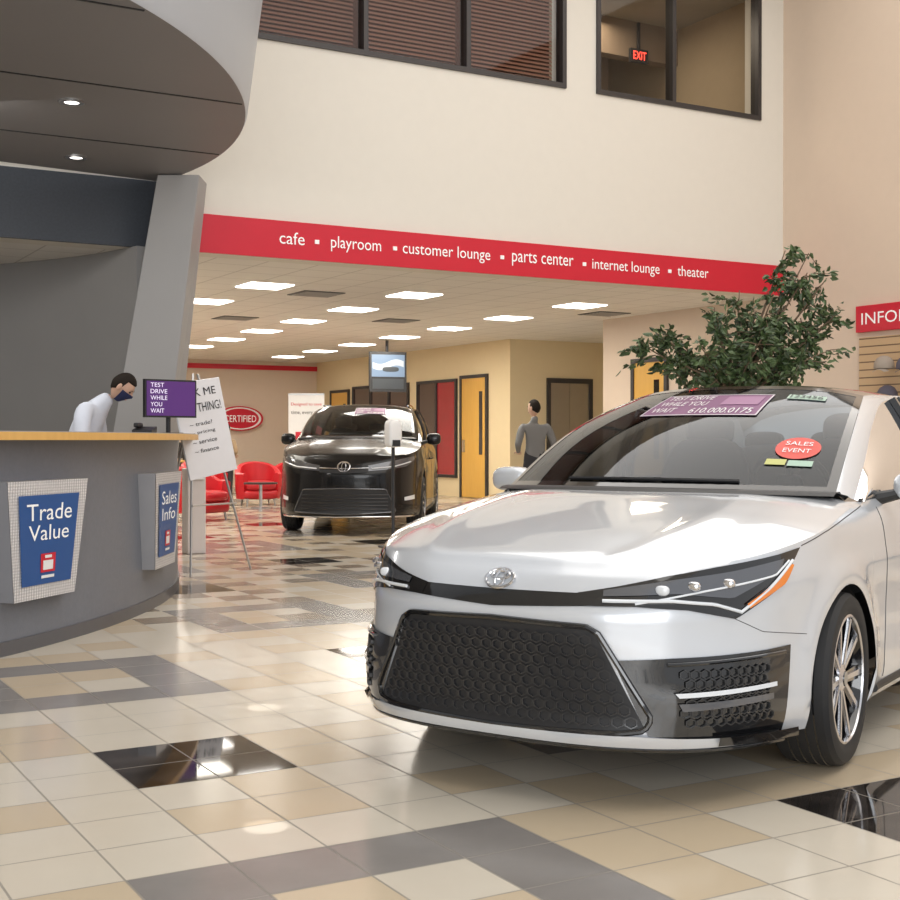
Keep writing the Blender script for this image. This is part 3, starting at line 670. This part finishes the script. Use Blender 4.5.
        line(f,[(0,.20),(s(.5),.20),(sx(.40),.185)],.010,0,.012,True,T,40)
        patch(f,[(s(.70),.235),(sx(.36),.225)],[(s(.70),.205),(sx(.34),.19)],0,.030,16,3,True,T)
        patch(f,[(-s(.35),.697),(0,.694),(s(.35),.697)],[(-s(.35),.658),(0,.640),(s(.35),.658)],0,.004,40,4,False,T)
        top=[(s(.31),.698),(s(.45),.722),(s(.60),.755),(s(.72),.781),(sx(.42),.812),(sx(.30),.830)]
        bot=[(s(.31),.658),(s(.50),.660),(s(.64),.648),(s(.745),.612),(sx(.44),.70),(sx(.30),.828)]
        patch(f,top,bot,0,.006,50,8,True,T)
        patch(f,[(s(.40),.709),(s(.60),.742),(s(.75),.767),(sx(.40),.798)],[(s(.40),.690),(s(.62),.700),(s(.74),.680),(sx(.42),.765)],6,.010,30,5,True,T)
        line(f,[(s(.40),.676),(s(.60),.678),(s(.70),.664),(s(.755),.634)],.006,7,.012,True,T)
        line(f,[(s(.755),.636),(sx(.50),.70),(sx(.36),.79)],.0055,7,.012,True,T)
        line(f,[(s(.50),.668),(s(.68),.706),(sx(.46),.745),(sx(.38),.79)],.0035,7,.012,True,T)
        patch(f,[(s(.765),.66),(sx(.44),.735),(sx(.38),.78)],[(s(.77),.645),(sx(.42),.715),(sx(.36),.775)],4,.016,16,3,True,T)
        for yy,zz in ((.58,.710),(.66,.722),(.735,.728)):
            for sg in (1,-1):
                p=T(AP(sg*s(yy),zz,.006)); f.rbox(p,(.018,.024,.017),7 if yy<.6 else 3,e=2.5)
        def ring(rx,rz_,cz,r):
            f.tube([T(AP(rx*math.cos(x),cz+rz_*math.sin(x),.012)) for x in np.linspace(0,2*PI,33)],r,6,3)
        ring(.055,.030,.728,.005); ring(.018,.027,.728,.0045); ring(.036,.012,.738,.0045)
        line(f,[(sx(.28),.834),(sx(.1),.868),(sx(-.2),.909),(sx(-.45),.941)],.002,1,.000,True,T,30)
        line(f,[(s(.745),.612),(s(.80),.56),(sx(.28),.53)],.0012,1,.000,True,T)
    else:
        patch(f,[(-s(.50),.50),(0,.51),(s(.50),.50)],[(-s(.60),.26),(0,.24),(s(.60),.26)],1,.004,40,8,False,T)
        for z in (.29,.33,.37,.41,.45): line(f,[(0,z),(s(.52),z)],.007,2,.012,True,T)
        line(f,[(0,.515),(s(.5),.505),(s(.61),.26),(0,.232)],.010,6,.008,True,T,40)
        patch(f,[(0,.665),(s(.30),.67)],[(0,.635),(s(.30),.645)],1,.006,16,3,True,T)
        line(f,[(0,.675),(s(.30),.68)],.006,3,.008,True,T)
        top=[(s(.30),.70),(s(.5),.725),(s(.72),.76),(sx(.35),.79)]; bot=[(s(.30),.655),(s(.5),.665),(s(.74),.69),(sx(.36),.775)]
        patch(f,top,bot,6,.006,30,5,True,T)
        line(f,[(s(.34),.675),(s(.6),.69),(s(.78),.73)],.008,7,.012,True,T)
        patch(f,[(s(.70),.42),(sx(.48),.44)],[(s(.70),.38),(sx(.48),.39)],7,.008,10,3,True,T)
        f.tube([T(AP(.075*math.cos(a),.69+.04*math.sin(a),.016)) for a in np.linspace(0,2*PI,25)],.009,6,3)
        f.tube([T(AP(.025*math.cos(a),.69+.035*math.sin(a),.016)) for a in np.linspace(0,2*PI,25)],.007,6,3)
        line(f,[(0,.205),(s(.6),.205),(sx(.45),.20)],.012,3,.01,True,T,40)
        for sg in (1,-1): f.tube([RF(u,sg*.93)[:2]+(RF(u,sg*.93)[2]+.035,) for u in (.12,.3,.5,.7,.9)],.014,6,6)
    for xx in (-.64,-1.66):
        line(f,[(sx(xx),.93),(sx(xx-.02),.6),(sx(xx+.02),.25)],.002,1,.000,True,T)
    line(f,[(sx(-.50),.22),(sx(-2.2),.22)],.02,1,-.005,True,T)
    f.obj('front_fascia',fm,root,angle=40)
    h=MB()
    for sg in (1,-1):
        h.rbox(T((-.80,sg*.97,1.01)),(.065,.10,.06 if not suv else .08),0,e=3); h.tube([T((-.74,sg*.80,.955)),T((-.78,sg*.90,.98))],[.03,.022],8,1)
        h.box(T((-.865,sg*.97-.08,.965)),T((-.86,sg*.97+.08,1.055)),1)
        h.tube([T((-1.35,sg*.875,.80)),T((-1.45,sg*.905,.80)),T((-1.55,sg*.875,.80))],.012,8,0)
    h.obj('mirrors_handles',[paint,BLACKM],root)
    Rw=.36 if suv else .32
    rimm=mat('rim_alloy_'+name,(.66,.66,.69),.22,metal=.9)
    for xw in (XF,-2.70):
        for sg in (1,-1): wheel(root,'wheel_%s_%s'%('front' if xw==XF else 'rear','left' if sg>0 else 'right'),(xw*sxx,sg*.79*syy,Rw),Rw,sg,rimm,math.radians(3) if (xw==XF and not suv) else 0)
    wb=MB(); u0,u1,v0,v1=(.58,.85,-.42,.42) if not suv else (.56,.82,-.1,.50)
    wb.grid([[WS(u,v,.004) for v in np.linspace(v0,v1,9)] for u in np.linspace(u0,u1,6)],0)
    wb.obj('windscreen_banner',[mat('banner_'+name,(.19,.05,.16),.4)],root)
    for ua,ub,va,vb in ((u0,u0+.008,v0,v1),(u1-.008,u1,v0,v1),(u0,u1,v0,v0+.012),(u0,u1,v1-.012,v1)):
        eb=MB(); eb.grid([[WS(u,v,.0055) for v in np.linspace(va,vb,9)] for u in np.linspace(ua,ub,4)]); eb.obj('banner_border',[mat('border_'+name,(.6,.55,.6),.4)],root)
    def tx(t,a0,a1,b0,b1): text_on('banner_text',t,lambda a,c:WS(u0+(u1-u0)*(b0+(b1-b0)*c),v0+(v1-v0)*(a0+(a1-a0)*a),.007),WHITE,root)
    tx('TEST DRIVE',.06,.50,.72,.92); tx('WHILE YOU',.06,.50,.42,.62); tx('WAIT',.06,.28,.12,.32); tx('610.000.0175',.42,.94,.08,.30)
    wb2=MB(); wb2.grid([[WS(u0+(u1-u0)*u,v0+(v1-v0)*v,.006) for v in np.linspace(.62,.94,5)] for u in np.linspace(.46,.88,5)],0); wb2.obj('banner_swash',[mat('swash_'+name,(.34,.15,.29),.4)],root)
    if not suv:
        st=MB(); uc,vc=.30,.76
        st.grid([[WS(uc+.085*r*math.sin(a),vc+.115*r*math.cos(a),.005) for a in np.linspace(0,2*PI,25)] for r in (.001,.5,1)],0)
        st.grid([[WS(u,v,.005) for v in np.linspace(.63,.73,4)] for u in (.17,.21)],1); st.grid([[WS(u,v,.005) for v in np.linspace(.74,.86,4)] for u in (.165,.205)],2)
        st.grid([[WS(u,v,.005) for v in np.linspace(.52,.78,4)] for u in (.80,.86)],2)
        st.obj('windscreen_stickers',[mat('sticker_red',(.65,.06,.04),.4),mat('sticker_yellow',(.5,.5,.15),.4),mat('sticker_pale',(.35,.5,.4),.4)],root)
        text_on('sticker_text','SALES',lambda a,c:WS(uc+.015+.03*c,vc-.07+.14*a,.008),WHITE,root)
        text_on('sticker_text','EVENT',lambda a,c:WS(uc-.04+.03*c,vc-.07+.14*a,.008),WHITE,root)
        text_on('label_text','123456',lambda a,c:WS(.81+.04*c,.54+.22*a,.008),INK,root)
    return root
SILV=mat('silver_paint',(.65,.675,.715),.22,metal=.22,coat=1,noise=.01); BLKP=mat('black_paint',(.006,.006,.007),.25,metal=.0,coat=.4,spec=.25)
build_car('sedan_car',(3.182,4.167,0),math.radians(-153.7),SILV,False)
hd=math.radians(-123); build_car('suv_car',(7.00-1.0*math.cos(hd),14.80-1.0*math.sin(hd),0),hd,BLKP,True)

# ------------------------------------------------------------ ficus
def ficus(loc):
    e=empty('potted_ficus_tree',(loc[0],loc[1],0)); t=MB(); lf=MB(); rnd=random.Random(3)
    t.lathe([(0,0),(.19,0),(.2,.02),(.26,.36),(.28,.38),(.28,.42),(.25,.42),(.24,.36),(0,.36)],32,1)
    for k in range(3):
        t.tube([(.05*math.cos(a*5+k*2.1),.05*math.sin(a*5+k*2.1),.34+a*1.15) for a in np.linspace(0,1,22)],[.03-.01*a for a in np.linspace(0,1,22)],8,0)
    right=Vector((.866,-.5,0)); fw=Vector((.5,.866,0))
    lobes=[(-.78,0,2.0),(-.50,.3,2.08),(-.22,-.2,2.3),(.1,.3,2.5),(.42,.0,2.80),(.58,-.1,2.6),(.80,.1,2.58),(.84,0,2.25),(.6,.4,2.1),(.1,-.45,2.0),(.25,-.3,2.4),(-.35,-.35,1.95),(.4,-.2,1.9),(-.05,.1,2.15),(.66,.15,2.80),(-.50,-.1,1.85),(0,-.3,1.8),(.60,-.35,1.9),(.2,.1,2.3),(.45,.1,2.35),(-.66,.1,2.12)]
    for l in lobes:
        end=right*l[0]+fw*l[1]+Vector((0,0,l[2])); base=Vector((0,0,1.35+rnd.random()*.15)); mid=base.lerp(end,.5)+Vector((0,0,.08))
        pts=[base,base.lerp(mid,.5)+Vector((0,0,.03)),mid,end]; t.tube(pts,[.02,.015,.011,.004],6,0)
        for k in range(12):
            s=base.lerp(end,rnd.uniform(.45,1)); dr=Vector((rnd.gauss(0,1),rnd.gauss(0,1),rnd.gauss(.1,.8))).normalized()*rnd.uniform(.10,.25); tip=s+dr-Vector((0,0,.04))
            t.tube([s,s.lerp(tip,.5)+Vector((0,0,.02)),tip],[.005,.004,.002],4,0,caps=False)
            for j in range(19):
                p=s.lerp(tip,rnd.uniform(.1,1.1))+Vector((rnd.gauss(0,.02),rnd.gauss(0,.02),rnd.gauss(0,.02)))
                d=(dr.normalized()+Vector((rnd.gauss(0,.7),rnd.gauss(0,.7),rnd.gauss(-.5,.5)))).normalized(); n=d.cross(Vector((rnd.gauss(0,1),rnd.gauss(0,1),rnd.gauss(0,1)))).normalized(); up=d.cross(n)
                ln=rnd.uniform(.055,.08); w=ln*.27
                lf.add([p,p+d*ln*.35+n*w+up*.006,p+d*ln*.75+n*w*.6,p+d*ln-up*.01,p+d*ln*.75-n*w*.6,p+d*ln*.35-n*w+up*.006],[(0,1,2,3),(0,3,4,5)],rnd.choice([0,0,1,2]))
    t.obj('trunk_and_pot',[mat('bark',(.16,.11,.07),.8,bump=.5,bscale=40),mat('pot',(.10,.08,.07),.4)],e,angle=50)
    lf.obj('leaves',[mat('leaf_a',(.065,.105,.038),.4),mat('leaf_b',(.10,.15,.06),.4),mat('leaf_c',(.035,.055,.022),.45)],e,merge=False,smooth=False)
ficus((7.59,8.32))

# ------------------------------------------------------------ people
def body(parent,J,B,mats,lab):
    names=list(J); me=bpy.data.meshes.new('sk'); me.from_pydata([J[n][0] for n in names],[(names.index(a),names.index(b)) for a,b,_ in B],[])
    o=bpy.data.objects.new('sk',me); S.collection.objects.link(o); md=o.modifiers.new('s','SKIN'); md.use_smooth_shade=True; md.branch_smoothing=.6
    for i,n in enumerate(names):
        r=J[n][1]; r=(r,r) if not isinstance(r,tuple) else r
        me.skin_vertices[0].data[i].radius=r; me.skin_vertices[0].data[i].use_root=(n=='pelvis')
    o.modifiers.new('u','SUBSURF').levels=2
    bpy.context.view_layer.update()
    m2=bpy.data.meshes.new_from_object(o.evaluated_get(bpy.context.evaluated_depsgraph_get())); bpy.data.objects.remove(o)
    m2.name='body'; m2.materials.clear()
    for m in mats: m2.materials.append(m)
    segs=[(Vector(J[a][0]),Vector(J[b][0]),lab[l],(J[a][1] if not isinstance(J[a][1],tuple) else J[a][1][0])) for a,b,l in B]
    for p in m2.polygons:
        c=p.center; best=(9,0)
        for a,b,l,r in segs:
            ab=b-a; t=max(0,min(1,(c-a).dot(ab)/ab.length_squared)); d=(c-(a+ab*t)).length-r*.6
            if d<best[0]: best=(d,l)
        p.material_index=best[1]; p.use_smooth=True
    ob=bpy.data.objects.new('body',m2); S.collection.objects.link(ob); ob.parent=parent; return ob
def head(parent,pos,yaw,pitch,hairm=HAIR,mask=None,long=False):
    M=Matrix.Translation(pos)@Matrix.Rotation(yaw,4,'Z')@Matrix.Rotation(pitch,4,'Y'); q=MB()
    def sph(th,ph,k=1.0,face=True):
        x,y,z=math.cos(th)*math.cos(ph),math.cos(th)*math.sin(ph),math.sin(th)
        X=.097*x;Y=.076*y;Z=.122*z
        if z<0: Y*=1+.28*z; X*=1+(.12*z if x>0 else .35*z)
        if face and x>0:
            X+=.022*math.exp(-(y/.16)**2-((z+.12)/.20)**2)
            X-=.008*math.exp(-((abs(y)-.38)/.16)**2-((z-.08)/.12)**2)
            X+=.005*math.exp(-(y/.3)**2-((z+.52)/.10)**2)
            X+=.008*math.exp(-(y/.3)**2-((z+.85)/.15)**2)
        return (X*k,Y*k,Z*k)
    q.grid([[sph(-PI/2+PI*i/28,2*PI*j/40) for j in range(40)] for i in range(29)],0,M,cv=True)
    rows=[]
    for i in range(17):
        row=[]
        for j in range(41):
            ph=2*PI*j/40; fr=max(0,math.cos(ph)); lo=(.62 if fr>.3 else -.15-.45*max(0,-math.cos(ph))) 
            if 0<fr<=.3: lo=-.05+.67*(fr/.3)**2
            if long and fr<.25: lo=-1.0
            th=lo+(PI/2-lo)*i/16; kk=1.08+.02*math.sin(9*ph)*math.cos(th); 
            if i==0: kk=1.02
            row.append(sph(th,ph,kk,False))
        rows.append(row)
    q.grid(rows,1,M)
    for sg in (1,-1):
        q.rbox((-.005,sg*.078,-.005),(.018,.010,.032),0,M,e=2.3); q.rbox((.083,sg*.030,.010),(.008,.013,.008),2,M,e=2); q.rbox((.091,sg*.030,.030),(.004,.018,.004),1,M,e=2)
    q.rbox((.092,0,-.062),(.006,.022,.005),3,M,e=2)
    if mask: q.grid([[sph(th,ph,1.06) for ph in np.linspace(-1.25,1.25,21)] for th in np.linspace(-1.15,-.02,9)],4,M)
    q.obj('head',[SKIN,hairm,BLACKM,mat('lip',(.45,.2,.17),.5),mask or SKIN],parent,angle=60)
def hand(parent,w,d,up,side):
    w=Vector(w); d=Vector(d).normalized(); up=Vector(up).normalized(); lat=d.cross(up).normalized()*side; up=lat.cross(d).normalized()*side
    q=MB(); M=Matrix.Translation(w+d*.045)@Matrix((( d.x,lat.x,up.x,0),(d.y,lat.y,up.y,0),(d.z,lat.z,up.z,0),(0,0,0,1)))
    q.rbox((0,0,0),(.052,.042,.016),0,M,e=3)
    for k,(o,l) in enumerate(((-.030,.066),(-.010,.078),(.010,.073),(.030,.056))):
        b=w+d*.085+lat*(-o); q.tube([b-d*.02,b,b+d*l*.4-up*.006,b+d*l*.75-up*.02,b+d*l*.92-up*.035],[.009,.009,.0085,.008,.005],8,0)
    b=w+d*.03+lat*.036; q.tube([b-lat*.015,b,b+d*.03+lat*.022-up*.005,b+d*.055+lat*.024-up*.018],[.011,.011,.010,.007],8,0)
    q.obj('hand',[SKIN],parent,angle=80)
BON=[('pelvis','sp','shirt'),('sp','chest','shirt'),('chest','nb','shirt'),('nb','nt','skin'),
 ('chest','shL','shirt'),('shL','elL','shirt'),('elL','wrL','shirt'),('chest','shR','shirt'),('shR','elR','shirt'),('elR','wrR','shirt'),
 ('pelvis','hiL','pants'),('hiL','knL','pants'),('knL','anL','pants'),('anL','toL','shoe'),('pelvis','hiR','pants'),('hiR','knR','pants'),('knR','anR','pants'),('anR','toR','shoe')]
def person(name,loc,rz,J,hd_,shirt,pants,hands,**kw):
    e=empty(name,(loc[0],loc[1],0),rz)
    body(e,J,BON,[shirt,pants,SKIN,BLACKM],{'shirt':0,'pants':1,'skin':2,'shoe':3})
    head(e,*hd_,**kw)
    for h in hands: hand(e,*h)
    return e
SHW=mat('white_shirt',(.66,.70,.80),.7,bump=.4,bscale=14); SWG=mat('gray_sweater',(.19,.19,.19),.9,bump=.3,bscale=90); TRO=mat('dark_trousers',(.03,.03,.035),.8); TOP=mat('beige_top',(.45,.33,.2),.8); MSK=mat('navy_mask',(.02,.03,.10),.7)
J={'pelvis':((0,0,.97),(.15,.17)),'sp':((.03,0,1.14),(.155,.17)),'chest':((.10,0,1.37),(.17,.20)),'nb':((.24,0,1.52),.085),'nt':((.31,0,1.57),.062),
 'shL':((.12,.19,1.46),.092),'elL':((.14,.30,1.17),.066),'wrL':((.37,.17,.98),.038),'shR':((.12,-.19,1.46),.092),'elR':((.14,-.30,1.17),.066),'wrR':((.37,-.15,.98),.038),
 'hiL':((0,.10,.88),.09),'knL':((.02,.12,.48),.062),'anL':((-.02,.12,.09),.042),'toL':((.14,.13,.04),.036),'hiR':((0,-.10,.88),.09),'knR':((.02,-.12,.48),.062),'anR':((-.02,-.12,.09),.042),'toR':((.14,-.13,.04),.036)}
person('receptionist_man',(2.70,10.92),math.radians(-30),J,(Vector((.40,0,1.64)),0,math.radians(42)),SHW,TRO,[((.37,.17,.98),(1,-.2,-.6),(0,0,1),-1),((.37,-.15,.98),(1,.3,-.6),(0,0,1),1)],mask=MSK)
J={'pelvis':((0,0,.95),(.13,.15)),'sp':((0,0,1.12),(.12,.14)),'chest':((.01,0,1.30),(.13,.17)),'nb':((0,0,1.47),.065),'nt':((.02,0,1.56),.055),
 'shL':((0,.19,1.41),.072),'elL':((-.04,.27,1.13),.052),'wrL':((.16,.20,1.02),.032),'shR':((0,-.19,1.41),.072),'elR':((-.05,-.29,1.14),.052),'wrR':((.06,-.29,.90),.032),
 'hiL':((0,.10,.88),.095),'knL':((.08,.11,.48),.064),'anL':((.10,.11,.09),.044),'toL':((.26,.12,.04),.038),'hiR':((0,-.10,.88),.095),'knR':((-.02,-.11,.48),.064),'anR':((-.14,-.11,.10),.044),'toR':((.01,-.12,.04),.038)}
person('standing_man',(10.57,15.83),math.radians(75),J,(Vector((.035,0,1.665)),math.radians(35),0),SWG,TRO,[((.16,.20,1.02),(1,-.4,0),(0,0,1),-1),((.06,-.29,.90),(.3,0,-1),(0,-1,0),1)])
J={'pelvis':((0,0,.82),(.13,.15)),'sp':((.02,0,.96),(.11,.13)),'chest':((.05,0,1.12),(.11,.14)),'nb':((.08,0,1.25),.05),'nt':((.10,0,1.32),.045),
 'shL':((.05,.15,1.19),.055),'elL':((.03,.22,.96),.042),'wrL':((.22,.15,.90),.028),'shR':((.05,-.15,1.19),.055),'elR':((.03,-.22,.96),.042),'wrR':((.22,-.15,.90),.028),
 'hiL':((0,.09,.76),.085),'knL':((.03,.1,.42),.056),'anL':((0,.1,.08),.038),'toL':((.14,.11,.035),.033),'hiR':((0,-.09,.76),.085),'knR':((.03,-.1,.42),.056),'anR':((0,-.1,.08),.038),'toR':((.14,-.11,.035),.033)}
person('customer_woman',(9.1,24.75),math.radians(60),J,(Vector((.13,0,1.41)),0,math.radians(15)),TOP,TRO,[((.22,.15,.9),(1,0,-.2),(0,0,1),-1),((.22,-.15,.9),(1,0,-.2),(0,0,1),1)],long=True)

# ------------------------------------------------------------ lights
def area(name,loc,target,sx_,sy_,power,col=(1,1,1)):
    l=bpy.data.lights.new(name,'AREA'); l.shape='RECTANGLE'; l.size=sx_; l.size_y=sy_; l.energy=power; l.color=col
    o=bpy.data.objects.new(name,l); o.location=loc; d=Vector(target)-Vector(loc); o.rotation_euler=d.to_track_quat('-Z','Y').to_euler(); S.collection.objects.link(o); return o
area('atrium_skylight',(6.8,5.2,8.12),(6.8,5.2,0),12,13,900,(1,.98,.95))
area('glass_front_daylight',(-3,-6,3.2),(6,9,1.5),9,5,660,(.96,.98,1))
for i,(x,y) in enumerate(((5,17),(10,17),(6,22),(11,22),(8,27),(3,20))):
    area('troffer_glow_%d'%i,(x,y,3.1),(x,y,0),2,2,110,(1,.94,.83))
area('drum_light',(1.5,11,3.8),(2.5,12,0),1.5,1.5,80,(1,.96,.90))
area('upper_room_light',(11.2,15,7.4),(11.2,15,5),1,1,40,(1,.88,.70))
def spot(name,x,y,z,p,deg):
    l=bpy.data.lights.new(name,'SPOT'); l.energy=p; l.spot_size=math.radians(deg); l.spot_blend=.05; l.shadow_soft_size=.01; l.color=(1,.98,.94)
    o=bpy.data.objects.new(name,l); o.location=(x,y,z); S.collection.objects.link(o)
spot('sun_patch_spot_1',2.19,5.46,8.0,1500,1.1); spot('sun_patch_spot_2',1.515,3.77,8.0,1500,.9)  # added lamps, standing in for small sunlit patches on the floor
w=bpy.data.worlds.new('World'); S.world=w; w.use_nodes=True; bg=w.node_tree.nodes['Background']; bg.inputs[0].default_value=(.95,.97,1,1); bg.inputs[1].default_value=.74

cam=bpy.data.cameras.new('Camera'); co_=bpy.data.objects.new('Camera',cam); S.collection.objects.link(co_)
co_.location=(0,0,1.2); co_.rotation_euler=(math.radians(89.56),0,math.radians(-30)); cam.lens=52; cam.sensor_width=36; cam.clip_end=200
S.camera=co_
